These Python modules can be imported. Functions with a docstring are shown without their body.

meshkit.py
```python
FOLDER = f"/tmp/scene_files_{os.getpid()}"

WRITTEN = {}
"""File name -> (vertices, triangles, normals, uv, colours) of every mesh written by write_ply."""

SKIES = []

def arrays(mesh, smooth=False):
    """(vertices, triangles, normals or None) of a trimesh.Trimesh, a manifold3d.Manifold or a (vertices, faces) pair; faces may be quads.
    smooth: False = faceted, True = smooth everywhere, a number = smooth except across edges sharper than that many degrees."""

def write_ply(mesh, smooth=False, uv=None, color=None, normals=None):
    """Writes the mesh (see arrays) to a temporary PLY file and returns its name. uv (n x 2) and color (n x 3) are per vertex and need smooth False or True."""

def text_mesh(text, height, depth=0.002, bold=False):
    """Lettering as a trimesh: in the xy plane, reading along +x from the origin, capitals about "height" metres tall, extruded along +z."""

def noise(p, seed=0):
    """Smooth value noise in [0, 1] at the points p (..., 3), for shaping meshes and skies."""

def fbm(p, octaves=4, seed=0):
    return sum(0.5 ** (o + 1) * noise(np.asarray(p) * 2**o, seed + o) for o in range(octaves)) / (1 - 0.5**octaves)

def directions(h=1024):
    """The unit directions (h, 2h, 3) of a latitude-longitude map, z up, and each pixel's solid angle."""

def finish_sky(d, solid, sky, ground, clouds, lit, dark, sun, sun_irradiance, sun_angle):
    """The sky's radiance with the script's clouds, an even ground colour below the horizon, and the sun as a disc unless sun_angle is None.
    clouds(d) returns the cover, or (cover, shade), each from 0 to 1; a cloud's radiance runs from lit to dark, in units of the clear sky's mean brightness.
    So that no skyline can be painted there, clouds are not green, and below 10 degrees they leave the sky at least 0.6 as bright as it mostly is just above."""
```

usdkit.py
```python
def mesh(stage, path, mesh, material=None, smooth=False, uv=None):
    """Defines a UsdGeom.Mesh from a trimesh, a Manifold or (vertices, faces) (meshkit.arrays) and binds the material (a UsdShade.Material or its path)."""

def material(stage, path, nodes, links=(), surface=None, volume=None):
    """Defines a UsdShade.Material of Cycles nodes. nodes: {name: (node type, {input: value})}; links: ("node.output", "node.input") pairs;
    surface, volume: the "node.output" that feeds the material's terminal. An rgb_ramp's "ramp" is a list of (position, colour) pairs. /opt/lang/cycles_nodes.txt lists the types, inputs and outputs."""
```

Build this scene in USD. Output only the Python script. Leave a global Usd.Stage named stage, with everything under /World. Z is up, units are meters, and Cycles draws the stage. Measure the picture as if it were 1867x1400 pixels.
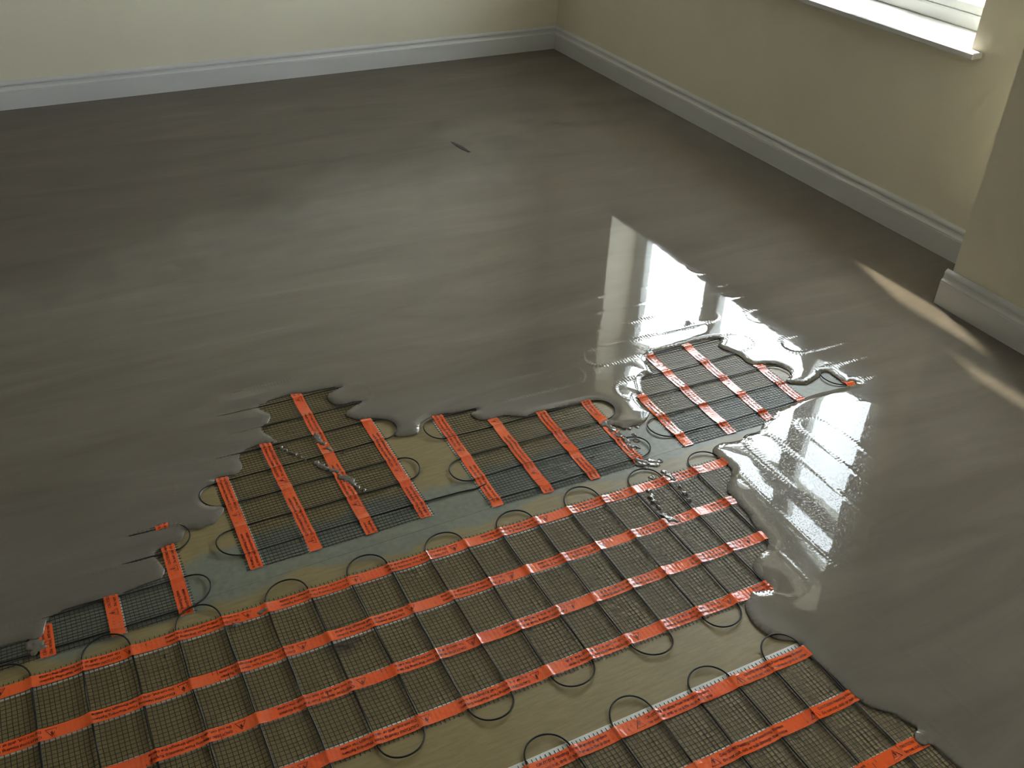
import math, random
import numpy as np, trimesh, shapely
import usdkit, meshkit
from pxr import Usd, UsdGeom, UsdLux, UsdShade, Sdf, Gf
from scipy.spatial import cKDTree, Delaunay
from shapely.geometry import Polygon, MultiPolygon, LineString, box as sbox
from shapely.ops import unary_union

random.seed(7); RNG = np.random.default_rng(7)
stage = Usd.Stage.CreateInMemory()
UsdGeom.SetStageUpAxis(stage, 'Z'); UsdGeom.SetStageMetersPerUnit(stage, 1.0)
UsdGeom.Xform.Define(stage, '/World'); UsdGeom.Scope.Define(stage, '/World/Looks')

# ------------------------------------------------------------------ camera, sky, sun, exposure
EXPOSURE = 0.25
SKY = 0.8
SUN = 15000.0
SUN_AZ, SUN_EL = 16.6, 34.8          # degrees from the window wall's line, and above the horizon
cam = UsdGeom.Camera.Define(stage, '/World/camera')
RIGHT = (0.8869503675934389, -0.46061217064751164, 0.03399225907837194)
UP = (0.23310984196374868, 0.5099787078605483, 0.8279985018757712)
FWD = (0.3987215156039358, 0.7264696454637819, -0.5596990327079611)
EYE = (0.0, 0.0, 1.745)
cam.AddTransformOp().Set(Gf.Matrix4d(*RIGHT, 0, *UP, 0, *[-c for c in FWD], 0, *EYE, 1))
cam.CreateHorizontalApertureAttr(36.0); cam.CreateFocalLengthAttr(36.0 * 1798.92 / 1867)
cam.CreateExposureAttr(EXPOSURE); cam.CreateClippingRangeAttr((0.05, 500.0))
sky = UsdLux.DomeLight.Define(stage, '/World/sky')
sky.CreateIntensityAttr(1.0)                                           # physical hazy sky, the sun's own disc is the light below
SKYMAT = usdkit.material(stage, '/World/Looks/hazy_sky', {'t': ('texture_coordinate', {}), 's': ('sky_texture', {'sky_type': 'multiple_scattering', 'sun_disc': False, 'sun_elevation': math.radians(SUN_EL), 'sun_rotation': math.radians(SUN_AZ), 'aerosol_density': 4.0, 'altitude': 10.0}),
    'h': ('hsv', {'saturation': 0.25}), 'b': ('background_shader', {'strength': SKY})}, [('t.generated', 's.vector'), ('s.color', 'h.color'), ('h.color', 'b.color')], surface='b.background')
UsdShade.MaterialBindingAPI.Apply(sky.GetPrim()).Bind(SKYMAT)
sun = UsdLux.DistantLight.Define(stage, '/World/sun')
sun.CreateIntensityAttr(SUN); sun.CreateAngleAttr(0.9); sun.CreateColorAttr(Gf.Vec3f(1.0, 0.86, 0.68))
sun.AddRotateXYZOp().Set(Gf.Vec3f(90 - SUN_EL, 0, 180 - SUN_AZ))       # travels towards -y, leaning to -x and down

# ------------------------------------------------------------------ helpers
USED = {}
def path(name, parent=None):
    base = '/World' if parent is None else str(parent.GetPath())
    k = USED.get((base, name), 0); USED[(base, name)] = k + 1
    return f'{base}/{name}' if k == 0 else f'{base}/{name}_{k:03d}'
def tag(o, label=None, cat=None, group=None, kind=None):
    for k, v in (('label', label), ('category', cat), ('group', group), ('kind', kind)):
        if v: o.SetCustomDataByKey(k, v)
    return o
def obj(name, mesh, mat, parent=None, smooth=30, **kw):
    return tag(usdkit.mesh(stage, path(name, parent), mesh, mat, smooth=smooth).GetPrim(), **kw)
def empty(name, parent=None, **kw):
    return tag(UsdGeom.Xform.Define(stage, path(name, parent)).GetPrim(), **kw)
def bx(x0, x1, y0, y1, z0, z1, bev=0.0):
    if bev <= 0:
        m = trimesh.creation.box([x1 - x0, y1 - y0, z1 - z0]); m.apply_translation([(x0 + x1) / 2, (y0 + y1) / 2, (z0 + z1) / 2]); return m
    p = []
    for sx in (0, 1):
        for sy in (0, 1):
            for sz in (0, 1):
                c = np.array([[x0, x1][sx], [y0, y1][sy], [z0, z1][sz]]); d = np.array([1 - 2 * sx, 1 - 2 * sy, 1 - 2 * sz]) * bev
                for k in range(3):
                    e = d.copy(); e[k] = 0; p.append(c + e)
    return trimesh.convex.convex_hull(np.array(p))
cat = trimesh.util.concatenate
def tubes(P, r, keep=None, sides=4, up=(0, 0, 1.0), flat=1.0):
    """P: strands x points x 3 -> tubes in one mesh; keep: strands x (points-1) bool of the segments to draw."""
    P = np.asarray(P, float)
    if P.ndim == 2: P = P[None]
    S, N, _ = P.shape
    t = np.gradient(P, axis=1); t /= np.linalg.norm(t, axis=2, keepdims=True) + 1e-12
    a = np.cross(t, np.broadcast_to(up, t.shape)); a /= np.linalg.norm(a, axis=2, keepdims=True) + 1e-12
    b = np.cross(a, t); ang = np.arange(sides) * 2 * np.pi / sides + (np.pi / 4 if sides == 4 else 0)
    V = P[:, :, None] + r * (np.cos(ang)[None, None, :, None] * a[:, :, None] + flat * np.sin(ang)[None, None, :, None] * b[:, :, None])
    s, i, j = np.meshgrid(np.arange(S), np.arange(N - 1), np.arange(sides), indexing='ij')
    if keep is not None:
        m = np.broadcast_to(keep[:, :, None], s.shape); s, i, j = s[m], i[m], j[m]
    o = s * N * sides; j2 = (j + 1) % sides
    q = np.stack([o + i * sides + j, o + i * sides + j2, o + (i + 1) * sides + j2, o + (i + 1) * sides + j], -1).reshape(-1, 4)
    f = np.vstack([q[:, [0, 1, 2]], q[:, [0, 2, 3]]])[:, ::-1]
    caps = []
    for e, n in ((0, 0), (N - 1, 1)):                       # end caps
        ss = np.arange(S) if keep is None else np.nonzero(keep[:, 0 if n == 0 else -1])[0]
        for k in range(1, sides - 1):
            c = np.stack([ss * N * sides + e * sides, ss * N * sides + e * sides + k, ss * N * sides + e * sides + k + 1], 1); caps.append(c if n else c[:, ::-1])
    m = trimesh.Trimesh(V.reshape(-1, 3), np.vstack([f] + caps), process=False); m.remove_unreferenced_vertices(); return m
def sweep(profile, a, b):
    """Extrudes a closed (depth, height) outline along the line a -> b on the floor; depth goes to the left of a -> b."""
    a, b = np.array(a, float), np.array(b, float); L = np.linalg.norm(b - a); d = (b - a) / L; n = np.array([-d[1], d[0]])
    m = trimesh.creation.extrude_polygon(Polygon(profile), L, engine='earcut'); v = m.vertices.copy()
    xy = a + np.outer(v[:, 2], d) + np.outer(v[:, 0], n); m.vertices = np.c_[xy, v[:, 1]]
    if m.volume < 0: m.invert()
    return m
def M(name, nodes, links, surface='p.BSDF', volume=None): return usdkit.material(stage, '/World/Looks/' + name, nodes, links, surface=surface, volume=volume)
def plain(name, col, rough=0.5, **kw): return M(name, {'p': ('principled_bsdf', dict(base_color=col, roughness=rough, **kw))}, [])

# ------------------------------------------------------------------ materials
def paint(name, c, rough, bump=0.0, scale=40.0, var=0.04):
    lo, hi = [x * (1 - var) for x in c], [x * (1 + var) for x in c]
    n = {'g': ('geometry', {}), 'n': ('noise_texture', {'scale': 1.7, 'detail': 5.0}), 'r': ('rgb_ramp', {'ramp': [(0.3, lo), (0.7, hi)]}), 'b': ('noise_texture', {'scale': scale, 'detail': 3.0}),
         'bump': ('bump', {'strength': bump, 'distance': 0.002}), 'p': ('principled_bsdf', {'roughness': rough})}
    return M(name, n, [('g.position', 'n.vector'), ('g.position', 'b.vector'), ('n.fac', 'r.fac'), ('r.color', 'p.base_color'), ('b.fac', 'bump.height'), ('bump.normal', 'p.normal')])
WALL = paint('magnolia_wall_paint', (0.79, 0.735, 0.595), 0.75, 0.25, 220)
CEIL = paint('ceiling_paint', (0.84, 0.83, 0.80), 0.8, 0.1, 200)
GLOSSWHITE = paint('white_gloss_paint', (0.64, 0.64, 0.64), 0.35, 0.05, 60)
UPVC = plain('white_window_plastic', (0.78, 0.80, 0.79), 0.3)
STONE = paint('outside_paving', (0.42, 0.41, 0.38), 0.9, 0.3, 30)
NET = plain('black_fibre_net', (0.007, 0.007, 0.006), 0.55)
CABLE = plain('black_cable_sheath', (0.014, 0.0145, 0.0135), 0.36)
BACKING = plain('white_backing_tape', (0.85, 0.84, 0.80), 0.5)
INK = plain('dark_red_ink', (0.10, 0.006, 0.004), 0.25)
SCRAP = plain('dark_scrap', (0.02, 0.019, 0.018), 0.5)
GLASS = M('window_glass', {'t': ('transparent_bsdf', {'color': (0.94, 0.97, 0.96)}), 'g': ('glossy_bsdf', {'color': (1, 1, 1), 'roughness': 0.0}), 'm': ('mix_closure', {'fac': 0.06})},
          [('t.BSDF', 'm.closure1'), ('g.BSDF', 'm.closure2')], surface='m.closure')
TAPE = M('orange_plastic_tape', {'g': ('geometry', {}), 'n': ('noise_texture', {'scale': 6.0, 'detail': 3.0}), 'r': ('rgb_ramp', {'ramp': [(0.3, (0.92, 0.105, 0.016)), (0.7, (0.98, 0.14, 0.022))]}),
          'b': ('noise_texture', {'scale': 190.0, 'detail': 2.0, 'distortion': 0.6}), 'bump': ('bump', {'strength': 0.30, 'distance': 0.0012}), 'p': ('principled_bsdf', {'roughness': 0.06, 'specular_ior_level': 1.1})},
         [('g.position', 'n.vector'), ('n.fac', 'r.fac'), ('r.color', 'p.base_color'), ('g.position', 'b.vector'), ('b.fac', 'bump.height'), ('bump.normal', 'p.normal')])
STAIN = (0.415, 1.507, 0.0)
def board_material():
    n = {'g': ('geometry', {}), 's': ('separate_xyz', {}), 'map': ('mapping', {'mapping_type': 'point', 'scale': (2.0, 14.0, 2.0)}),
         'grain': ('noise_texture', {'scale': 9.0, 'detail': 6.0, 'roughness': 0.65}), 'gr': ('rgb_ramp', {'ramp': [(0.25, (0.225, 0.170, 0.072)), (0.55, (0.295, 0.228, 0.100)), (0.8, (0.37, 0.285, 0.122))]}),
         'wob': ('noise_texture', {'scale': 4.2, 'detail': 4.0}), 'w1': ('math', {'math_type': 'multiply_add', 'value2': 0.16, 'value3': -0.08}), 'y2': ('math', {'math_type': 'add'}),
         'd': ('math', {'math_type': 'subtract', 'value2': 1.822}), 'ab': ('math', {'math_type': 'absolute'}), 'mr': ('map_range', {'range_type': 'smoothstep', 'from_min': 0.075, 'from_max': 0.105, 'to_min': 1.0, 'to_max': 0.0}),
         'gn': ('noise_texture', {'scale': 60.0, 'detail': 5.0}), 'gc': ('rgb_ramp', {'ramp': [(0.3, (0.172, 0.182, 0.140)), (0.75, (0.232, 0.240, 0.188))]}),
         'mix': ('mix', {'mix_type': 'mix'}), 'sub': ('vector_math', {'math_type': 'subtract', 'vector2': STAIN}), 'len': ('vector_math', {'math_type': 'length'}), 'ln': ('math', {'math_type': 'multiply_add', 'value2': 0.05}), 'sm': ('map_range', {'range_type': 'smoothstep', 'from_min': 0.045, 'from_max': 0.085, 'to_min': 0.8, 'to_max': 0.0}), 'st': ('mix', {'mix_type': 'mix', 'color2': (0.045, 0.022, 0.016)}), 'bump': ('bump', {'strength': 0.25, 'distance': 0.001}), 'p': ('principled_bsdf', {'roughness': 0.36, 'specular_ior_level': 0.7})}
    l = [('g.position', 's.vector'), ('g.position', 'map.vector'), ('map.vector', 'grain.vector'), ('grain.fac', 'gr.fac'), ('g.position', 'wob.vector'), ('wob.fac', 'w1.value1'), ('s.y', 'y2.value1'), ('w1.value', 'y2.value2'),
         ('y2.value', 'd.value1'), ('d.value', 'ab.value1'), ('ab.value', 'mr.value'), ('g.position', 'gn.vector'), ('gn.fac', 'gc.fac'), ('mr.result', 'mix.fac'), ('gr.color', 'mix.color1'), ('gc.color', 'mix.color2'),
         ('g.position', 'sub.vector1'), ('sub.vector', 'len.vector1'), ('gn.fac', 'ln.value1'), ('len.value', 'ln.value3'), ('ln.value', 'sm.value'), ('sm.result', 'st.fac'), ('mix.color', 'st.color1'), ('st.color', 'p.base_color'), ('gn.fac', 'bump.height'), ('bump.normal', 'p.normal')]
    return M('primed_board_with_grey_filler', n, l)
BOARD = board_material()
def screed_material():
    n = {'g': ('geometry', {}), 's': ('separate_xyz', {}),
         # flow streaks: noise drawn out along the pour
         'map': ('mapping', {'mapping_type': 'point', 'rotation': (0, 0, 0.12), 'scale': (0.55, 2.6, 1.0)}), 'st': ('noise_texture', {'scale': 2.3, 'detail': 6.0, 'roughness': 0.6, 'distortion': 0.9}),
         'c': ('rgb_ramp', {'ramp': [(0.25, (0.122, 0.105, 0.085)), (0.5, (0.152, 0.132, 0.107)), (0.62, (0.164, 0.142, 0.117)), (0.8, (0.202, 0.177, 0.148))]}),
         # damp smudge with a shape of its own
         'sub': ('vector_math', {'math_type': 'subtract', 'vector2': (2.20, 4.16, 0.008)}), 'len': ('vector_math', {'math_type': 'length'}), 'sn': ('noise_texture', {'scale': 9.0, 'detail': 3.0}),
         'ln': ('math', {'math_type': 'multiply_add', 'value2': 0.10}), 'sm': ('map_range', {'range_type': 'smoothstep', 'from_min': 0.10, 'from_max': 0.20, 'to_min': 0.55, 'to_max': 0.0}), 'dk': ('mix', {'mix_type': 'mix', 'color2': (0.085, 0.075, 0.068)}),
         # where it is still wet it shines; towards the back it has gone off and is dull
         'wn': ('noise_texture', {'scale': 1.3, 'detail': 3.0}), 'wx': ('math', {'math_type': 'multiply_add', 'value2': -0.34}), 'sp': ('map_range', {'from_min': 0.0, 'from_max': 1.0, 'to_min': 1.05, 'to_max': 0.22}), 'wy': ('math', {'math_type': 'multiply_add', 'value2': 1.3}), 'wm': ('map_range', {'range_type': 'smoothstep', 'from_min': 3.45, 'from_max': 4.6, 'to_min': 0.0, 'to_max': 1.0}),
         'rr': ('map_range', {'from_min': 0.0, 'from_max': 1.0, 'to_min': 0.022, 'to_max': 0.5}),
         'b1': ('noise_texture', {'scale': 75.0, 'detail': 2.0}), 'b2': ('noise_texture', {'scale': 260.0, 'detail': 2.0}), 'b2p': ('map_range', {'range_type': 'smoothstep', 'from_min': 0.57, 'from_max': 0.72, 'to_min': 0.0, 'to_max': 1.0}), 'pm': ('map_range', {'range_type': 'smoothstep', 'from_min': 2.15, 'from_max': 2.75, 'to_min': 1.0, 'to_max': 0.10}), 'pn': ('math', {'math_type': 'multiply_add', 'value2': 0.8}), 'pk': ('math', {'math_type': 'multiply'}), 'bs': ('math', {'math_type': 'multiply_add', 'value2': 0.22}),
         'bump': ('bump', {'strength': 0.045, 'distance': 0.0018}), 'p': ('principled_bsdf', {'ior': 1.5, 'specular_ior_level': 1.05})}
    l = [('g.position', 'map.vector'), ('map.vector', 'st.vector'), ('st.fac', 'c.fac'), ('g.position', 'sub.vector1'), ('sub.vector', 'len.vector1'), ('g.position', 'sn.vector'), ('sn.fac', 'ln.value1'), ('len.value', 'ln.value3'), ('ln.value', 'sm.value'),
         ('sm.result', 'dk.fac'), ('c.color', 'dk.color1'), ('dk.color', 'p.base_color'), ('g.position', 's.vector'), ('g.position', 'wn.vector'), ('wn.fac', 'wy.value1'), ('s.x', 'wx.value1'), ('s.y', 'wx.value3'), ('wx.value', 'wy.value3'), ('wm.result', 'sp.value'), ('sp.result', 'p.specular_ior_level'), ('wy.value', 'wm.value'), ('wm.result', 'rr.value'), ('rr.result', 'p.roughness'),
         ('g.position', 'b1.vector'), ('g.position', 'b2.vector'), ('b2.fac', 'b2p.value'), ('wn.fac', 'pn.value1'), ('s.y', 'pn.value3'), ('pn.value', 'pm.value'), ('b2p.result', 'pk.value1'), ('pm.result', 'pk.value2'), ('b1.fac', 'bs.value1'), ('pk.value', 'bs.value3'), ('bs.value', 'bump.height'), ('bump.normal', 'p.normal')]
    return M('wet_grey_levelling_compound', n, l)
SCREED = screed_material()

# ------------------------------------------------------------------ the room
X0, XW, Y0, YW, ZC = -2.5, 3.252, -2.6, 5.538, 2.45     # inner faces
XP, YP = 2.924, 2.060                                   # the wall steps forward beside the window
JX = 0.30                                               # wall thickness at the window
WY0, WY1, WZ0, WZ1 = 2.500, 4.717, 0.787, 2.26          # window opening
SECOND = True
VY0, VY1, VZ0, VZ1 = 0.0, 0.98, 0.80, 2.15             # a second window in that wall, beside the camera
S = dict(kind='structure')
hole = sbox(YP, -0.02, YW + 0.3, ZC).difference(sbox(WY0, WZ0 - 0.022, WY1, WZ1))
wr = trimesh.creation.extrude_polygon(hole, JX, engine='earcut'); wr.vertices = np.c_[wr.vertices[:, 2] + XW, wr.vertices[:, 0], wr.vertices[:, 1]]; wr.fix_normals()
obj('wall_right', wr, WALL, **S)
pw = sbox(Y0 - 0.2, -0.02, YP, ZC).difference(sbox(VY0, VZ0, VY1, VZ1)) if SECOND else sbox(Y0 - 0.2, -0.02, YP, ZC)
pw = trimesh.creation.extrude_polygon(pw, XW + JX - XP, engine='earcut'); pw.vertices = np.c_[pw.vertices[:, 2] + XP, pw.vertices[:, 0], pw.vertices[:, 1]]; pw.fix_normals()
obj('wall_pier', pw, WALL, **S)
obj('wall_back', bx(X0 - 0.2, XW, YW, YW + 0.25, -0.02, ZC), WALL, **S)
lw = sbox(Y0 - 0.2, -0.02, YW, ZC)
lw = trimesh.creation.extrude_polygon(lw, 0.25, engine='earcut'); lw.vertices = np.c_[lw.vertices[:, 2] + X0 - 0.25, lw.vertices[:, 0], lw.vertices[:, 1]]; lw.fix_normals()
obj('wall_left', lw, WALL, **S)
obj('wall_front', bx(X0, XP, Y0 - 0.25, Y0, -0.02, ZC), WALL, **S)
obj('ceiling', bx(X0 - 0.25, XW + JX, Y0 - 0.25, YW + 0.25, ZC, ZC + 0.1), CEIL, **S)
PROF = [(0, 0.0), (0.022, 0.0), (0.022, 0.0965), (0.0205, 0.0978), (0.0205, 0.0992), (0.0215, 0.1005), (0.0205, 0.104), (0.0175, 0.107), (0.0145, 0.1095), (0.0125, 0.113), (0.0115, 0.118), (0.0115, 0.1225), (0.0098, 0.1232), (0.0098, 0.1245), (0.0125, 0.1258),
        (0.0132, 0.1295), (0.0125, 0.1345), (0.0095, 0.1395), (0.005, 0.1432), (0.002, 0.145), (0, 0.145)]
obj('baseboard_back', sweep(PROF, (XW, YW), (X0, YW)), GLOSSWHITE, smooth=25, **S)
obj('baseboard_right', sweep(PROF, (XW, YP), (XW, YW)), GLOSSWHITE, smooth=25, **S)
obj('baseboard_pier', sweep(PROF, (XP, Y0), (XP, YP + 0.022)), GLOSSWHITE, smooth=25, **S)
obj('baseboard_left', sweep(PROF, (X0, YW), (X0, Y0)), GLOSSWHITE, smooth=25, **S)
# floor: two primed boards meeting along a joint, under everything
fl = empty('floor', **S)
obj('board', bx(X0, XW, Y0, 1.7652, -0.02, 0), BOARD, fl)
obj('board', bx(X0, XW, 1.7658, YW, -0.02, 0), BOARD, fl)
obj('ground', bx(XW + JX, 30, -20, 30, -0.45, -0.35), STONE, **S)

# window: frame, two mullions, transom, six sashes with panes, sill board
FX0, FX1 = XW + 0.215, XW + 0.285
w1 = empty('window_1', **S)
def beam(name, y0, y1, z0, z1, x0=FX0, x1=FX1, bev=0.006): return obj(name, bx(x0, x1, y0, y1, z0, z1, bev), UPVC, w1)
FW = 0.055; MUL = (3.105, 3.945); TR = (1.835, 1.905)
beam('outer_frame', WY0, WY0 + FW, WZ0, WZ1); beam('outer_frame', WY1 - FW, WY1, WZ0, WZ1); beam('outer_frame', WY0 + FW, WY1 - FW, WZ1 - FW, WZ1); beam('outer_frame', WY0 + FW, WY1 - FW, WZ0, WZ0 + FW)
for m in MUL: beam('mullion', m - 0.03, m + 0.03, WZ0 + FW, WZ1 - FW)
ys = [WY0 + FW, MUL[0] - 0.03, MUL[0] + 0.03, MUL[1] - 0.03, MUL[1] + 0.03, WY1 - FW]
for k in range(3): beam('transom', ys[2 * k], ys[2 * k + 1], *TR)
SW = 0.038
for k in range(3):
    for z0, z1 in ((WZ0 + FW, TR[0]), (TR[1], WZ1 - FW)):
        a, b = ys[2 * k] + 0.002, ys[2 * k + 1] - 0.002; z0, z1 = z0 + 0.002, z1 - 0.002
        sash = cat([bx(FX0 + 0.008, FX1 - 0.008, a, a + SW, z0, z1, 0.005), bx(FX0 + 0.008, FX1 - 0.008, b - SW, b, z0, z1, 0.005), bx(FX0 + 0.008, FX1 - 0.008, a + SW, b - SW, z0, z0 + SW, 0.005), bx(FX0 + 0.008, FX1 - 0.008, a + SW, b - SW, z1 - SW, z1, 0.005)])
        s_ = obj('sash', sash, UPVC, w1)
        obj('pane', bx(FX0 + 0.030, FX0 + 0.036, a + SW - 0.004, b - SW + 0.004, z0 + SW - 0.004, z1 - SW + 0.004), GLASS, s_, smooth=False)
w2 = empty('window_2', **S)
for y0, y1, z0, z1 in ((VY0, VY0 + FW, VZ0, VZ1), (VY1 - FW, VY1, VZ0, VZ1), (VY0 + FW, VY1 - FW, VZ0, VZ0 + FW), (VY0 + FW, VY1 - FW, VZ1 - FW, VZ1), (0.46, 0.52, VZ0 + FW, VZ1 - FW)):
    obj('outer_frame', bx(FX0, FX1, y0, y1, z0, z1, 0.006), UPVC, w2)
for y0, y1 in ((VY0 + FW, 0.46), (0.52, VY1 - FW)): obj('pane', bx(FX0 + 0.03, FX0 + 0.036, y0 - 0.004, y1 + 0.004, VZ0 + FW - 0.004, VZ1 - FW + 0.004), GLASS, w2, smooth=False)
sill = cat([bx(XW - 0.052, XW + 0.001, WY0 - 0.055, WY1 + 0.055, WZ0 - 0.024, WZ0, 0.004), bx(XW, FX1, WY0 + 0.0005, WY1 - 0.0005, WZ0 - 0.022, WZ0)])
obj('window_sill', sill, GLOSSWHITE, w1)

# traced outlines in floor metres
EDGE= [(-0.27,1.812),(-0.242,1.81),(-0.213,1.809),(-0.207,1.802),(-0.193,1.797),(-0.18,1.809),(-0.175,1.835),(-0.168,1.852),(-0.132,1.865),(-0.103,1.865),(-0.066,1.863),(-0.038,1.862),(-0.009,1.854),(0.001,1.861),(0.041,1.869),(0.087,1.871),(0.099,1.886),(0.104,1.902),(0.094,1.936),(0.088,1.958),(0.094,1.972),(0.105,1.976),(0.122,1.979),(0.144,1.981),(0.165,1.991),(0.172,2.006),(0.178,2.021),(0.193,2.016),(0.209,2.007),(0.233,2.013),(0.249,2.012),(0.265,2.03),(0.282,2.048),(0.288,2.065),(0.271,2.075),(0.251,2.086),(0.238,2.109),(0.242,2.14),(0.257,2.16),(0.287,2.171),(0.293,2.189),(0.325,2.187),(0.35,2.182),(0.373,2.205),(0.376,2.229),(0.372,2.25),(0.388,2.272),(0.407,2.283),(0.445,2.29),(0.475,2.28),(0.486,2.288),(0.483,2.31),(0.470,2.334),(0.466,2.356),(0.475,2.370),(0.492,2.373),(0.513,2.412),(0.506,2.437),(0.488,2.455),(0.490,2.472),(0.536,2.492),(0.595,2.494),(0.628,2.485),(0.672,2.481),(0.731,2.474),(0.746,2.464),(0.704,2.452),(0.688,2.422),(0.697,2.389),(0.726,2.373),(0.743,2.378),(0.779,2.371),(0.779,2.361),(0.761,2.357),(0.742,2.347),(0.72,2.338),(0.71,2.321),(0.724,2.296),(0.738,2.281),(0.775,2.272),(0.795,2.262),(0.826,2.237),(0.825,2.201),(0.806,2.175),(0.805,2.163),(0.826,2.151),(0.868,2.144),(0.883,2.16),(0.892,2.185),(0.917,2.199),(0.942,2.209),(0.976,2.203),(1.009,2.196),(1.078,2.187),(1.078,2.176),(1.052,2.176),(1.052,2.157),(1.063,2.131),(1.088,2.122),(1.107,2.122),(1.139,2.123),(1.168,2.105),(1.196,2.087),(1.221,2.095),(1.248,2.092),(1.306,2.087),(1.381,2.081),(1.415,2.083),(1.459,2.06),(1.467,2.019),(1.453,1.991),(1.421,1.968),(1.403,1.967),(1.403,1.946),(1.428,1.928),(1.436,1.905),(1.456,1.915),(1.489,1.909),(1.52,1.92),(1.551,1.946),(1.556,1.959),(1.552,1.974),(1.554,2.008),(1.563,2.04),(1.596,2.045),(1.61,2.075),(1.629,2.111),(1.657,2.127),(1.685,2.121),(1.702,2.166),(1.707,2.204),(1.746,2.224),(1.797,2.227),(1.863,2.228),(1.915,2.231),(1.984,2.225),(2.02,2.215),(2.011,2.196),(1.982,2.178),(1.988,2.148),(2.002,2.119),(2.012,2.092),(2.008,2.056),(2.016,2.028),(2.052,2.018),(2.092,2.0),(2.106,1.954),(2.089,1.928),(2.055,1.913),(2.055,1.892),(2.085,1.877),(2.105,1.865),(2.137,1.872),(2.175,1.883),(2.199,1.9),(2.222,1.894),(2.217,1.868),(2.219,1.842),(2.224,1.812),(2.257,1.807),(2.253,1.798),(2.214,1.799),(2.157,1.805),(2.11,1.809),(2.037,1.809),(2.003,1.803),(1.948,1.795),(1.912,1.793),(1.882,1.768),(1.859,1.763),(1.825,1.751),(1.803,1.731),(1.78,1.729),(1.745,1.734),(1.722,1.718),(1.687,1.722),(1.656,1.732),(1.622,1.724),(1.608,1.707),(1.604,1.67),(1.608,1.649),(1.608,1.618),(1.591,1.598),(1.557,1.573),(1.533,1.543),(1.537,1.513),(1.53,1.492),(1.529,1.451),(1.514,1.398),(1.516,1.367),(1.51,1.338),(1.484,1.317),(1.45,1.309),(1.427,1.296),(1.413,1.285),(1.405,1.262),(1.402,1.243),(1.409,1.233),(1.407,1.205),(1.391,1.204),(1.359,1.218),(1.347,1.213),(1.34,1.203),(1.317,1.196),(1.305,1.177),(1.298,1.156),(1.294,1.127),(1.299,1.101),(1.309,1.079),(1.324,1.063),(1.342,1.054),(1.348,1.046),(1.354,1.037),(1.352,1.013),(1.35,0.988),(1.353,0.961),(1.356,0.91),(1.359,0.873),(1.363,0.853),(1.374,0.832),(1.389,0.814),(1.408,0.798),(1.41,0.78),(1.415,0.763),(1.424,0.747),(1.399,0.742),(1.396,0.713),(1.421,0.708),(1.424,0.675),(1.428,0.639)]
ISL= [[(0.376,2.252),(0.317,2.262),(0.324,2.270),(0.385,2.272)],[(0.474,2.345),(0.41,2.360),(0.370,2.369),(0.376,2.383),(0.461,2.378),(0.48,2.370)],[(0.492,2.452),(0.441,2.462),(0.385,2.472),(0.394,2.484),(0.447,2.486),(0.492,2.474)],[(0.09,1.950),(0.040,1.962),(0.044,1.972),(0.1,1.972)],[(0.70,2.462),(0.745,2.462),(0.73,2.477),(0.69,2.478)],[(0.438,2.567),(0.465,2.568),(0.514,2.562),(0.575,2.564),(0.575,2.574),(0.511,2.58),(0.465,2.581),(0.442,2.578)],[(0.058,2.045),(0.08,2.043),(0.106,2.045),(0.136,2.041),(0.141,2.053),(0.121,2.06),(0.083,2.058),(0.061,2.055)],[(1.876,2.303),(1.925,2.297),(1.976,2.29),(1.983,2.303),(1.936,2.312),(1.89,2.316)]]
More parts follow.
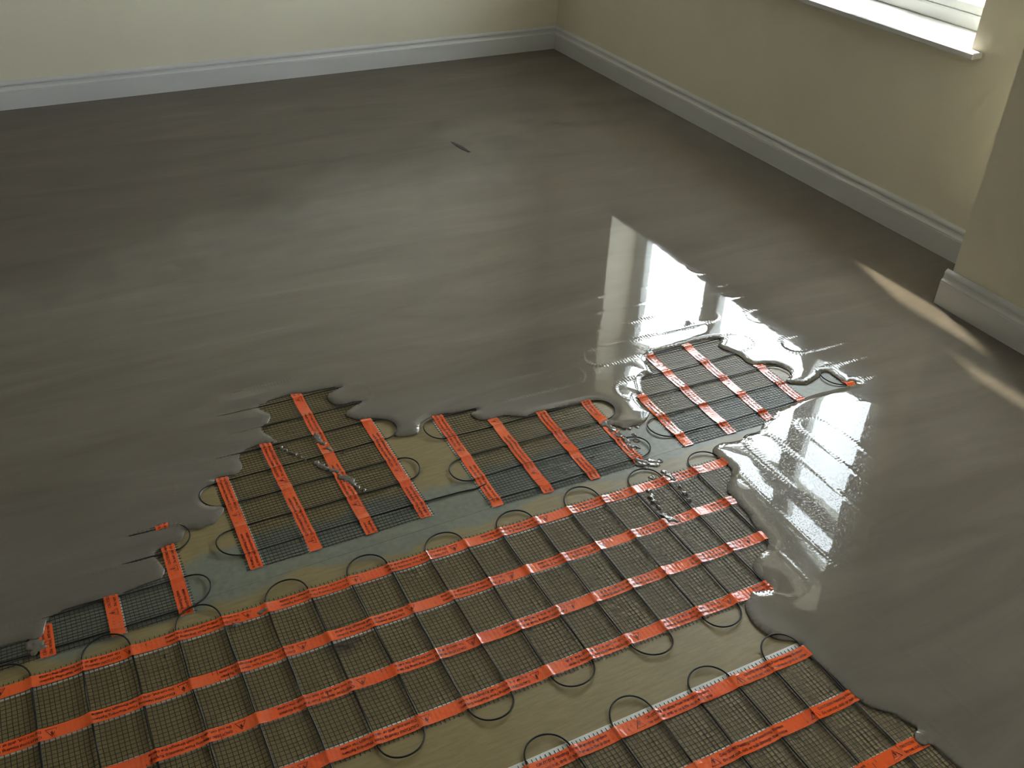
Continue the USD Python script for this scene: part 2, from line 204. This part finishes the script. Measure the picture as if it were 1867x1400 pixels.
S1 = [(1.399,1.954,0.0149),(1.403,1.922,0.0115),(1.407,1.89,0.013),(1.411,1.862,0.0113),(1.407,1.832,0.0096),(1.388,1.757,0.0126),(1.393,1.738,0.011),(1.422,1.746,0.0158),(1.425,1.729,0.0094),(1.439,1.852,0.0097),(1.424,1.824,0.0096),(1.449,1.739,0.0079),(1.43,1.693,0.0093),(1.43,1.672,0.0108),(1.433,1.655,0.0077),(1.386,1.688,0.0093),(1.344,1.645,0.0076),(1.336,1.623,0.009),(1.331,1.6,0.0075),(1.329,1.576,0.0074),(1.321,1.541,0.0088),(1.328,1.521,0.0132),(1.338,1.51,0.0088),(1.432,1.622,0.0061),(1.425,1.591,0.0076),(1.42,1.564,0.006),(1.478,1.905,0.0066),(1.465,1.951,0.0083),(1.453,1.908,0.0066),(1.45,1.877,0.0065)]
S2 = [(0.485,2.281,0.0063),(0.494,2.248,0.0054),(0.503,2.234,0.0058),(0.511,2.216,0.0062),(0.521,2.202,0.0062),(0.529,2.184,0.0053),(0.537,2.164,0.004),(0.601,2.256,0.01),(0.601,2.235,0.009),(0.607,2.216,0.0081),(0.613,2.191,0.0076),(0.616,2.174,0.0062),(0.561,2.139,0.0079),(0.571,2.121,0.0096),(0.579,2.106,0.0087),(0.59,2.091,0.0078),(0.602,2.078,0.007),(0.602,2.053,0.0086),(0.612,2.041,0.0103),(0.622,2.027,0.0095),(0.625,2.009,0.0073),(0.63,1.992,0.006),(0.639,1.973,0.006),(0.645,2.15,0.0036),(0.669,2.118,0.0027),(0.532,2.313,0.0032),(0.548,2.306,0.0027),(0.87,2.106,0.0023),(0.831,2.043,0.0018)]

# ------------------------------------------------------------------ the poured edge, traced on the floor in metres
def chaikin(P, n=1):
    P = np.asarray(P, float)
    for _ in range(n):
        Q = np.roll(P, -1, 0); P = np.stack([0.8 * P + 0.2 * Q, 0.2 * P + 0.8 * Q], 1).reshape(-1, 2)
    return P
OUT = Polygon(chaikin(EDGE + [(1.43, 0.56), (1.50, 0.3), (1.62, -0.2), (1.7, Y0 + 0.03), (-1.5, Y0 + 0.03), (-1.5, 1.65), (-1.2, 1.74), (-0.6, 1.80)], 1)).buffer(0)
ISLANDS = [Polygon(chaikin(p, 1)).buffer(0) for p in ISL]
OPEN = OUT                        # where boards and mats lie bare
NEAR = OPEN.buffer(0.03).union(unary_union(ISLANDS).buffer(0.05)); shapely.prepare(NEAR); shapely.prepare(OPEN)

# ------------------------------------------------------------------ heating mats
TW, TS, CELL, CR = 0.032, 0.149, 0.0104, 0.0020
HIDDEN = []                                                # cable lines for the ripples in the compound above them
def unit_lettering():
    """One printed unit of the tape: warning triangle and two lines, flat, along +x, centred on y = 0."""
    out = []
    for txt, y in (('CAUTION! Heating Floor Warming System', 0.0035), ('Do not cut, drill or nail through the cable', -0.0095)):
        m = meshkit.text_mesh(txt, 0.0062, 0.001, bold=True); k = 0.165 / (m.bounds[1, 0] - m.bounds[0, 0])
        f = m.faces[m.face_normals[:, 2] > 0.5]; v = m.vertices * [k, 1, 1]; out.append((v[:, :2] + [0.030, y], f))
    b = [(-0.003, 0.006), (0.0025, 0.006), (0.0, 0.001), (0.003, 0.001), (-0.003, -0.007), (-0.0005, -0.0015), (-0.003, -0.0015)]
    tri = Polygon([(-0.013, -0.0105), (0.013, -0.0105), (0, 0.0125)]); ring = tri.difference(tri.buffer(-0.0012))
    for g in (ring, Polygon(b)):
        v, f = trimesh.creation.triangulate_polygon(g, engine='earcut'); out.append((np.asarray(v) * 0.9 + [0.012, 0], np.asarray(f)))
    V, F, n = [], [], 0
    for v, f in out: V.append(v); F.append(f + n); n += len(v)
    return np.vstack(V), np.vstack(F)
LV, LF = unit_lettering(); PERIOD = 0.262

class Mat:
    def __init__(s, o, ang, cables, u0, u1, v, seed, flip=False):
        """o: origin, ang: direction of the tapes, cables: u of each crossing cable, v: tape centre lines (to the right of u)."""
        s.o, s.cab, s.u0, s.u1, s.v, s.flip, s.seed = np.array(o), np.array(cables), u0, u1, v, flip, seed
        s.eu = np.array([math.cos(ang), math.sin(ang)]); s.ev = np.array([s.eu[1], -s.eu[0]])
        r = np.random.default_rng(seed); s.amp = 0.0052 + r.uniform(-0.0003, 0.0008, len(s.cab)); s.rng = r
        s.wob = r.uniform(-1, 1, (len(s.cab), 4))
    def w(s, u, v, z): u, v, z = np.broadcast_arrays(u, v, z); return np.concatenate([(s.o + u[..., None] * s.eu + v[..., None] * s.ev), z[..., None]], -1)
    def cu(s, k, v):                                        # a cable wanders a little
        a, b, c, d = s.wob[k]; return s.cab[k] + 0.0022 * np.sin(9 * v + 3 * a) * b + 0.0012 * np.sin(31 * v + 5 * c) * d
    def nz(s, u, v, f, q=0): return meshkit.noise(np.stack(np.broadcast_arrays(u * f, v * f, 0.37 + q + s.seed), -1), s.seed + q) - 0.5
    def z(s, u, v):
        u, v = np.broadcast_arrays(u, v); z = np.full(u.shape, 0.0007)
        for k in range(len(s.cab)):
            d = u - s.cu(k, v); z = np.maximum(z, 0.0006 + s.amp[k] * np.exp(-np.where(d > 0, d / 0.017, -d / 0.009) ** 1.0))
        return z + 0.0006 * (s.nz(u, v, 28) + 0.5)
    def inside(s, P, region): return shapely.contains_xy(region, P[..., 0], P[..., 1])
    def net(s, parent):
        v0, v1 = min(s.v) - TW / 2 - 0.008, max(s.v) + TW / 2 + 0.008
        nu = int((s.u1 - s.u0) / 0.009); U = np.linspace(s.u0, s.u1, nu); V = np.arange(v0 + 0.009, v1 - 0.006, CELL); V = V + s.rng.uniform(-0.0007, 0.0007, len(V))
        VV = V[:, None] + 0.0030 * s.nz(U[None], V[:, None], 14, 3) + 0 * U[None]
        A = s.w(U[None] + 0 * VV, VV, s.z(U[None], VV)); kA = s.inside(A, NEAR); kA = kA[:, 1:] & kA[:, :-1]
        C = np.arange(s.u0 + 0.004, s.u1, CELL); C = C + s.rng.uniform(-0.0007, 0.0007, len(C)); nv = int((v1 - v0) / 0.011); W_ = np.linspace(v0, v1, nv)
        UU = C[:, None] + 0.0042 * s.nz(C[:, None], W_[None], 9, 5) + 0.0016 * s.nz(C[:, None], W_[None], 45, 6)
        B = s.w(UU, W_[None] + 0 * UU, s.z(UU, W_[None]) + 0.0003); kB = s.inside(B, NEAR); kB = kB[:, 1:] & kB[:, :-1]
        obj('fibre_net', cat([tubes(A, 0.00072, kA, flat=0.5), tubes(B, 0.00102, kB, flat=0.5)]), NET, parent, smooth=False, kind='stuff')
    def cable(s, parent, tail=None, first_low=True, region=None):
        lo, hi = min(s.v), max(s.v); pts = []
        n = len(s.cab)
        for k in range(n):
            down = (k % 2 == 0) == first_low                # the cable runs from lo to hi
            vv = np.linspace(lo, hi, 46) if down else np.linspace(hi, lo, 46)
            uu = s.cu(k, vv); pts.append(np.stack([uu, vv, s.z(uu, vv) - CR - 0.0003], 1))
            if k < n - 1:
                end = hi if down else lo; sg = 1 if down else -1; ua, ub = s.cu(k, np.array(end)), s.cu(k + 1, np.array(end)); r = (ub - ua) / 2
                t = np.linspace(0, math.pi, 22)[1:-1]; rise = 0.0032 + 0.0025 * s.rng.random(); ln = 0.013 + r * (0.95 + 0.25 * s.rng.random()); sk = 0.012 * (s.rng.random() - 0.5)
                pts.append(np.stack([(ua + ub) / 2 - r * np.cos(t) * (1 + 0.10 * np.sin(t)) + sk * np.sin(t), end + sg * ln * np.sin(t) ** 0.85, CR + rise * np.sin(t)], 1))
        P = np.vstack(pts)
        if tail is not None: P = np.vstack([tail, P]) if s.tail_first else np.vstack([P, tail])
        Q = s.w(P[:, 0], P[:, 1], P[:, 2]); Q[:, 2] = np.maximum(Q[:, 2], CR + 0.0002)
        HIDDEN.append((Q[:, :2], s.cab[0]))
        keep = s.inside(Q, NEAR.buffer(0.02)); keep = (keep[1:] | keep[:-1])[None]
        obj('heating_cable', tubes(Q, CR, keep, sides=8), CABLE, parent, smooth=50)
    tail_first = True
    def tape(s, parent, j, u0, u1, back=None):
        n = max(4, int((u1 - u0) / 0.0036)); U = np.linspace(u0, u1, n); X = np.linspace(-TW / 2, TW / 2, 9); c = s.v[j] + 0.0012 * np.sin(U * 5 + j * 2)
        UU, VV = np.meshgrid(U, X, indexing='ij'); VV = VV + c[:, None]
        def top(u, v): return s.z(u, v) + 0.0011 + 0.00034 * np.cos(2 * np.pi * u / CELL) + 0.00018 * np.cos(2 * np.pi * v / CELL) + 0.0009 * s.nz(u, v, 120, 9) + 0.0012 * s.nz(u, v, 45, 10)
        Zt = top(UU, VV); T = s.w(UU, VV, Zt).reshape(-1, 3); Bt = s.w(UU, VV, Zt - 0.0003).reshape(-1, 3); m = len(X)
        i, k = np.meshgrid(np.arange(n - 1), np.arange(m - 1), indexing='ij'); q = np.stack([i * m + k, i * m + k + 1, (i + 1) * m + k + 1, (i + 1) * m + k], -1).reshape(-1, 4)
        Ft = np.vstack([q[:, [0, 1, 2]], q[:, [0, 2, 3]]]); N = n * m; rim = []
        e = np.concatenate([np.arange(n) * m, (n - 1) * m + np.arange(1, m), (np.arange(n - 1)[::-1]) * m + m - 1, np.arange(1, m - 1)[::-1]])
        for a, b in zip(e, np.roll(e, -1)): rim += [(a, b, b + N), (a, b + N, a + N)]
        tm = trimesh.Trimesh(np.vstack([T, Bt]), np.vstack([Ft, Ft[:, ::-1] + N, np.array(rim)]), process=False)
        up = np.cross(T[q[0, 1]] - T[q[0, 0]], T[q[0, 2]] - T[q[0, 0]])[2] > 0
        if not up: tm.invert()
        t = obj('tape', tm, TAPE, parent, smooth=40)
        vs, fs, cnt = [], [], 0; ph = (j * 0.087 + s.seed * 0.05) % PERIOD
        for a in np.arange(math.floor(u0 / PERIOD) * PERIOD + ph - PERIOD, u1, PERIOD):
            L = LV * [-1, -1] if s.flip else LV * [1, 1]
            u = a + L[:, 0] + (0.205 if s.flip else 0); v = -L[:, 1]
            ok = (u > u0 + 0.003) & (u < u1 - 0.003); cv = s.v[j] + 0.0012 * np.sin(u * 5 + j * 2)
            f = LF[ok[LF].all(1)]
            if len(f) == 0: continue
            P = s.w(u, v + cv, top(u, v + cv) + 0.0005); f = f[s.inside(P[f].mean(1), NEAR)]
            vs.append(P); fs.append(f + cnt); cnt += len(P)
        if fs and sum(map(len, fs)):
            lm = trimesh.Trimesh(np.vstack(vs), np.vstack(fs), process=False); lm.remove_unreferenced_vertices()
            if lm.face_normals[:, 2].mean() < 0: lm.invert()
            obj('lettering', lm, INK, t, smooth=False, kind='stuff')
        if back is not None:
            U2 = np.linspace(u0, u1, max(3, int((u1 - u0) / 0.02))); off, wd = back
            B = s.w(U2, s.v[j] + off + 0 * U2, 0.0003 + 0 * U2); bb = tubes(B, wd / 2 * math.sqrt(2), None, 4, flat=0.025)
            obj('backing_strip', bb, BACKING, t, smooth=False)
    def build(s, label, tapes, group='heating mats laid over the boards', **kw):
        t = empty('heating_mat', label=label, cat='heating mat', group=group)
        s.net(t); s.cable(t, **kw)
        for (j, a, b, back) in tapes: s.tape(t, j, a, b, back)
        return t
UPA = math.pi / 2
# wide mat lying across the picture: tapes along x, cables across it
big = Mat((0, 1.674), -0.0105, [-0.218 + 0.1016 * k for k in range(-9, 25)], -1.15, 2.28, [0, 0.147, 0.296, 0.443], 1, flip=True)
big.build('longest heating mat, its four orange tapes running across the foreground from the left edge', [(0, -1.15, 1.66, (0.0090, 0.024)), (1, -1.15, 1.60, (0.0025, 0.035)), (2, -1.15, 1.55, (-0.0022, 0.036)), (3, -1.15, 1.44, (-0.0022, 0.036))], first_low=False)
near = Mat((0, 1.021), -0.004, [0.74 + 0.102 * k for k in range(-5, 12)], 0.18, 1.90, [0, 0.141, 0.293, 0.44], 2)
near.build('heating mat in the bottom right corner, a white strip above its first tape', [(0, 0.18, 1.45, (-0.019, 0.022)), (1, 0.18, 1.44, (-0.002, 0.034)), (2, 0.18, 1.46, (-0.002, 0.034)), (3, 0.18, 1.5, None)], first_low=False)
def upright(seed, x, y0, slope, vs, first, count, top, flip=False, step=0.1005):
    a = UPA - slope; return Mat((x, y0), a, [first - y0 + step * k for k in range(count)], 0.0, top - y0, vs, seed, flip)
left = upright(3, -0.030, 1.735, 0.02, [-0.298, -0.149, 0, 0.149], 1.755, 8, 2.42)
left.build('half-buried heating mat at the left edge, only short ends of its tapes bare', [(0, 0, 0.10, None), (1, 0, 0.10, (-0.003, 0.034)), (2, 0, 0.17, (0.001, 0.034)), (3, 0, 0.34, (0.001, 0.034))], first_low=True)
mid = upright(4, 0.304, 1.809, 0.012, [0, 0.149, 0.298, 0.447], 1.866, 9, 2.62)
tl = np.array([[0.057, 0.447 + 0.20, CR], [0.050, 0.447 + 0.165, CR], [0.054, 0.447 + 0.12, CR + 0.001], [0.057, 0.447 + 0.05, CR + 0.001]]); tl = np.vstack([tl])
mid.build('heating mat left of centre, its third orange tape dribbled over with grey compound', [(0, 0, 0.385, (0.003, 0.034)), (1, 0, 0.49, (-0.003, 0.034)), (2, 0, 0.70, None), (3, 0, 0.475, (0.003, 0.034))], first_low=False, tail=tl)
cen = upright(5, 0.942, 1.762, 0.032, [0, 0.149, 0.297, 0.448], 1.788, 8, 2.42)
cen.build('heating mat in the middle, its rightmost orange tape spattered with shiny grey drops', [(0, 0, 0.46, (-0.003, 0.034)), (1, -0.004, 0.375, None), (2, -0.004, 0.35, None), (3, 0.002, 0.35, None)], first_low=True)
far = upright(6, 1.566, 1.763, 0.036, [0, 0.152, 0.303, 0.455], 1.818, 13, 2.86, step=0.1018)
far.build('farthest bare heating mat, its orange tapes glaring white in the window reflection', [(0, 0, 0.29, None), (1, 0, 0.49, None), (2, 0, 0.49, None), (3, 0.02, 0.29, None)], first_low=False)
side = upright(7, 2.232, 1.77, 0.05, [0, 0.15, 0.30, 0.45], 1.81, 11, 2.72)
side.build('nearly drowned heating mat on the right, one red tape scrap showing through the grey compound', [(0, 0.01, 0.16, None), (1, 0.02, 0.08, None)], first_low=False)

# ------------------------------------------------------------------ levelling compound
def compound():
    room = sbox(X0 + 0.002, Y0 + 0.002, XW - 0.002, YW - 0.002).difference(sbox(XP - 0.002, Y0 - 1, XW + 1, YP + 0.002))
    cover = room.difference(OPEN); shapely.prepare(cover)
    rings = []
    for d, st in ((-0.0016, 0.004), (0.0, 0.003), (0.0008, 0.003), (0.002, 0.003), (0.0038, 0.003), (0.0062, 0.0035), (0.010, 0.004), (0.015, 0.004)):
        g = OPEN.buffer(-d)
        for p in getattr(g, 'geoms', [g]):
            for r in [p.exterior] + list(p.interiors):
                n = max(8, int(r.length / st)); rings.append(shapely.get_coordinates(shapely.line_interpolate_point(r, np.arange(n) / n, normalized=True)) if True else 0)
    def grid(x0, x1, y0, y1, s, jit=0.2):
        g = np.stack(np.meshgrid(np.arange(x0, x1, s), np.arange(y0, y1, s), indexing='ij'), -1).reshape(-1, 2); return g + RNG.uniform(-jit, jit, g.shape) * s
    edge = np.vstack([shapely.get_coordinates(shapely.segmentize(p.exterior, 0.0006)) for p in getattr(OPEN, 'geoms', [OPEN])]); tree = cKDTree(edge)
    z1 = grid(-0.4, 2.9, 0.55, 2.9, 0.0036); d1 = tree.query(z1, distance_upper_bound=0.5)[0]; fine = (d1 < np.where(z1[:, 0] > 1.0, 0.26, 0.11)) & (d1 > 0.018)
    z2 = grid(1.0, 2.9, 0.6, 2.95, 0.0058); d2 = tree.query(z2)[0]; f2 = (d2 >= 0.26) & (d2 < 0.75)
    z3 = grid(X0, XW, Y0, YW, 0.03); d3 = tree.query(z3)[0]; f3 = (d3 > 0.11) & ~((d3 < 0.75) & (z3[:, 0] > 1.0) & (z3[:, 0] < 2.9) & (z3[:, 1] > 0.6) & (z3[:, 1] < 2.95))
    P = np.vstack([z1[fine], z2[f2], z3[f3]]); P = P[shapely.contains_xy(cover, P[:, 0], P[:, 1])]
    rim = shapely.get_coordinates(shapely.segmentize(room.exterior, 0.05))
    P = np.vstack([P] + rings + [rim]); inr = shapely.contains_xy(room.buffer(0.001), P[:, 0], P[:, 1]); P = P[inr]
    d = tree.query(P)[0]; sg = np.where(shapely.contains_xy(OPEN, P[:, 0], P[:, 1]), -1.0, 1.0); d = d * sg; d[np.abs(d) < 0.0004] = 0
    pz = np.c_[P, np.zeros(len(P))]
    t = np.clip(d / 0.0038, 0, 1); h = 0.0064 * np.sqrt(np.maximum(0, 1 - (1 - t) ** 2)) + 0.0022 * (1 - np.exp(-np.maximum(d, 0) / 0.09)); h = np.where(d < 0, -0.0022, h)
    for isl in ISLANDS:                                     # shallow spots where the tops of cable, net and tape stand clear
        near_ = tree.query(P)[0] < 0.2; q = np.where(near_)[0]; di = shapely.distance(isl, shapely.points(P[q])); h[q] = np.minimum(h[q], 0.0052 + 0.0040 * np.clip(di / 0.07, 0, 1))
    body = np.clip((d - 0.004) / 0.02, 0, 1)
    h += body * (0.0016 * (meshkit.noise(pz * [1.0, 1.6, 1], 3) - 0.5) + 0.00014 * (meshkit.noise(pz * [6, 11, 1], 4) - 0.5) + 0.00003 * (meshkit.noise(pz * [30, 45, 1], 5) - 0.5))
    # the drowned cables and net still print through the surface near the poured edge
    C = np.vstack([np.vstack([a + (b - a) * q for q in np.linspace(0, 1, 5)[:-1]]) for a, b in ((c[:-1], c[1:]) for c, _ in HIDDEN)])
    s = np.concatenate([np.cumsum(np.r_[0, np.linalg.norm(np.diff(np.vstack([c[:-1] + (c[1:] - c[:-1]) * q for q in np.linspace(0, 1, 5)[:-1]]).reshape(4, -1, 2).transpose(1, 0, 2).reshape(-1, 2), axis=0), axis=1)]) for c, _ in HIDDEN])
    C = np.vstack([np.stack([c[:-1] + (c[1:] - c[:-1]) * q for q in np.linspace(0, 1, 5)[:-1]], 1).reshape(-1, 2) for c, _ in HIDDEN])
    kt = cKDTree(C); dc, ic = kt.query(P, distance_upper_bound=0.06); ok = np.isfinite(dc); ic = np.where(ok, ic, 0); dc = np.where(ok, dc, 1)
    n1 = meshkit.noise(pz * [7, 5, 1], 8); fade = np.exp(-np.maximum(d, 0) / 0.26) * body
    h += fade * (0.0009 * np.exp(-(dc / 0.0055) ** 2) * np.clip(2.2 * n1 - 0.5, 0, 1.2) + 0.00060 * np.exp(-(dc / 0.011) ** 2) * np.cos(2 * np.pi * s[ic] / CELL) * np.clip(2.5 * n1 - 0.7, 0, 1))
    T = Delaunay(P).simplices
    a = P[T]; area = (a[:, 1, 0] - a[:, 0, 0]) * (a[:, 2, 1] - a[:, 0, 1]) - (a[:, 1, 1] - a[:, 0, 1]) * (a[:, 2, 0] - a[:, 0, 0]); T = np.where((area < 0)[:, None], T[:, ::-1], T)
    mid_ = P[T].mean(1); T = T[(d[T].max(1) >= 0) & (np.abs(area) > 1e-12) & shapely.contains_xy(room.buffer(0.002), mid_[:, 0], mid_[:, 1])]
    big_ = (d[T] <= 0.0001).all(1); T = T[~big_ | (np.abs(tree.query(P[T].mean(1))[0]) < 0.0003)]
    m = trimesh.Trimesh(np.c_[P, h], T, process=False); m.remove_unreferenced_vertices(); return m
obj('levelling_compound', compound(), SCREED, smooth=True, label='wet grey self-levelling compound poured over most of the floor, mirroring the window', cat='levelling compound', kind='stuff')

def drips(spots, mats, seed):
    """Spilt compound: blots that have run together, lying over net, tape and board."""
    r = np.random.default_rng(seed); blots = []
    for x, y, q in spots:
        a = np.linspace(0, 2 * math.pi, 15)[:-1]; k = q * (1.15 + 0.30 * r.standard_normal(14).clip(-1.2, 1.2)); blots.append(Polygon(chaikin(np.c_[x + k * np.cos(a), y + k * np.sin(a)], 1)).buffer(0))
    g = unary_union(blots).buffer(0.0035).buffer(-0.0035); out = []
    for p in getattr(g, 'geoms', [g]):
        if p.area < 2e-5: continue
        p = Polygon(p.exterior); rim = shapely.get_coordinates(shapely.segmentize(p.exterior, 0.0016))[:-1]; x0, y0, x1, y1 = p.bounds
        q = np.stack(np.meshgrid(np.arange(x0, x1, 0.0016), np.arange(y0, y1, 0.0016), indexing='ij'), -1).reshape(-1, 2); q = q[shapely.contains_xy(p.buffer(-0.0008), q[:, 0], q[:, 1])]
        P = np.vstack([rim, q]); d = cKDTree(rim).query(P)[0]; z = np.full(len(P), 0.0004)
        for mt in mats:
            w = P - mt.o; u, v = w @ mt.eu, w @ mt.ev; on = (v > min(mt.v) - 0.02) & (v < max(mt.v) + 0.02) & (u > -0.01 if mt is not big else True); z[on] = mt.z(u[on], v[on]) + 0.0012
        t = z + 0.0024 * np.sqrt(np.clip(d / 0.0055, 0, 1)) * (0.55 + 0.9 * meshkit.noise(np.c_[P * 130, 0 * d], seed)) - 0.0004; t[:len(rim)] = z[:len(rim)] - 0.0004
        T = Delaunay(P).simplices; c = P[T].mean(1); T = T[shapely.contains_xy(p, c[:, 0], c[:, 1])]; aa = P[T]; s = (aa[:, 1, 0] - aa[:, 0, 0]) * (aa[:, 2, 1] - aa[:, 0, 1]) - (aa[:, 1, 1] - aa[:, 0, 1]) * (aa[:, 2, 0] - aa[:, 0, 0])
        T = np.where((s < 0)[:, None], T[:, ::-1], T); out.append(trimesh.Trimesh(np.vstack([np.c_[P, t], np.c_[P, np.minimum(t, z) - 0.0008]]), np.vstack([T, T[:, ::-1] + len(P)]), process=False))
    return cat(out)
obj('compound_spatter', drips(S1, [cen, big], 11), SCREED, smooth=True, label='trail of shiny grey compound drops from the middle mat across to the long mat', cat='spatter', kind='stuff')
obj('compound_spatter', drips(S2, [mid], 12), SCREED, smooth=True, label='dull grey dribble of compound over the third tape of the mat left of centre', cat='spatter', kind='stuff')
obj('compound_spatter', drips([(-0.196, 1.772, 0.013), (-0.203, 1.790, 0.014), (-0.19, 1.783, 0.009), (-0.206, 1.76, 0.006)], [left], 13), SCREED, smooth=True, label='grey smear of compound on the tape end at the far left', cat='spatter', kind='stuff')
obj('compound_spatter', drips([(0.212, 1.652, 0.0075), (0.272, 1.664, 0.006), (0.282, 1.667, 0.005)], [big], 14), SCREED, smooth=True, label='small grey blobs of compound on the top tape of the long mat, towards the left', cat='spatter', kind='stuff')
sc = trimesh.creation.icosphere(3); v = sc.vertices * (1 + 0.6 * (meshkit.noise(sc.vertices * 2.1, 5) - 0.5))[:, None]; sc.vertices = v * [0.012, 0.075, 0.003]
sc.apply_transform(trimesh.transformations.rotation_matrix(0.15, [0, 0, 1])); sc.apply_translation([1.955, 4.18, 0.0092])
obj('scrap', sc, SCRAP, smooth=True, label='small dark sliver lying on the compound near the back corner', cat='debris')
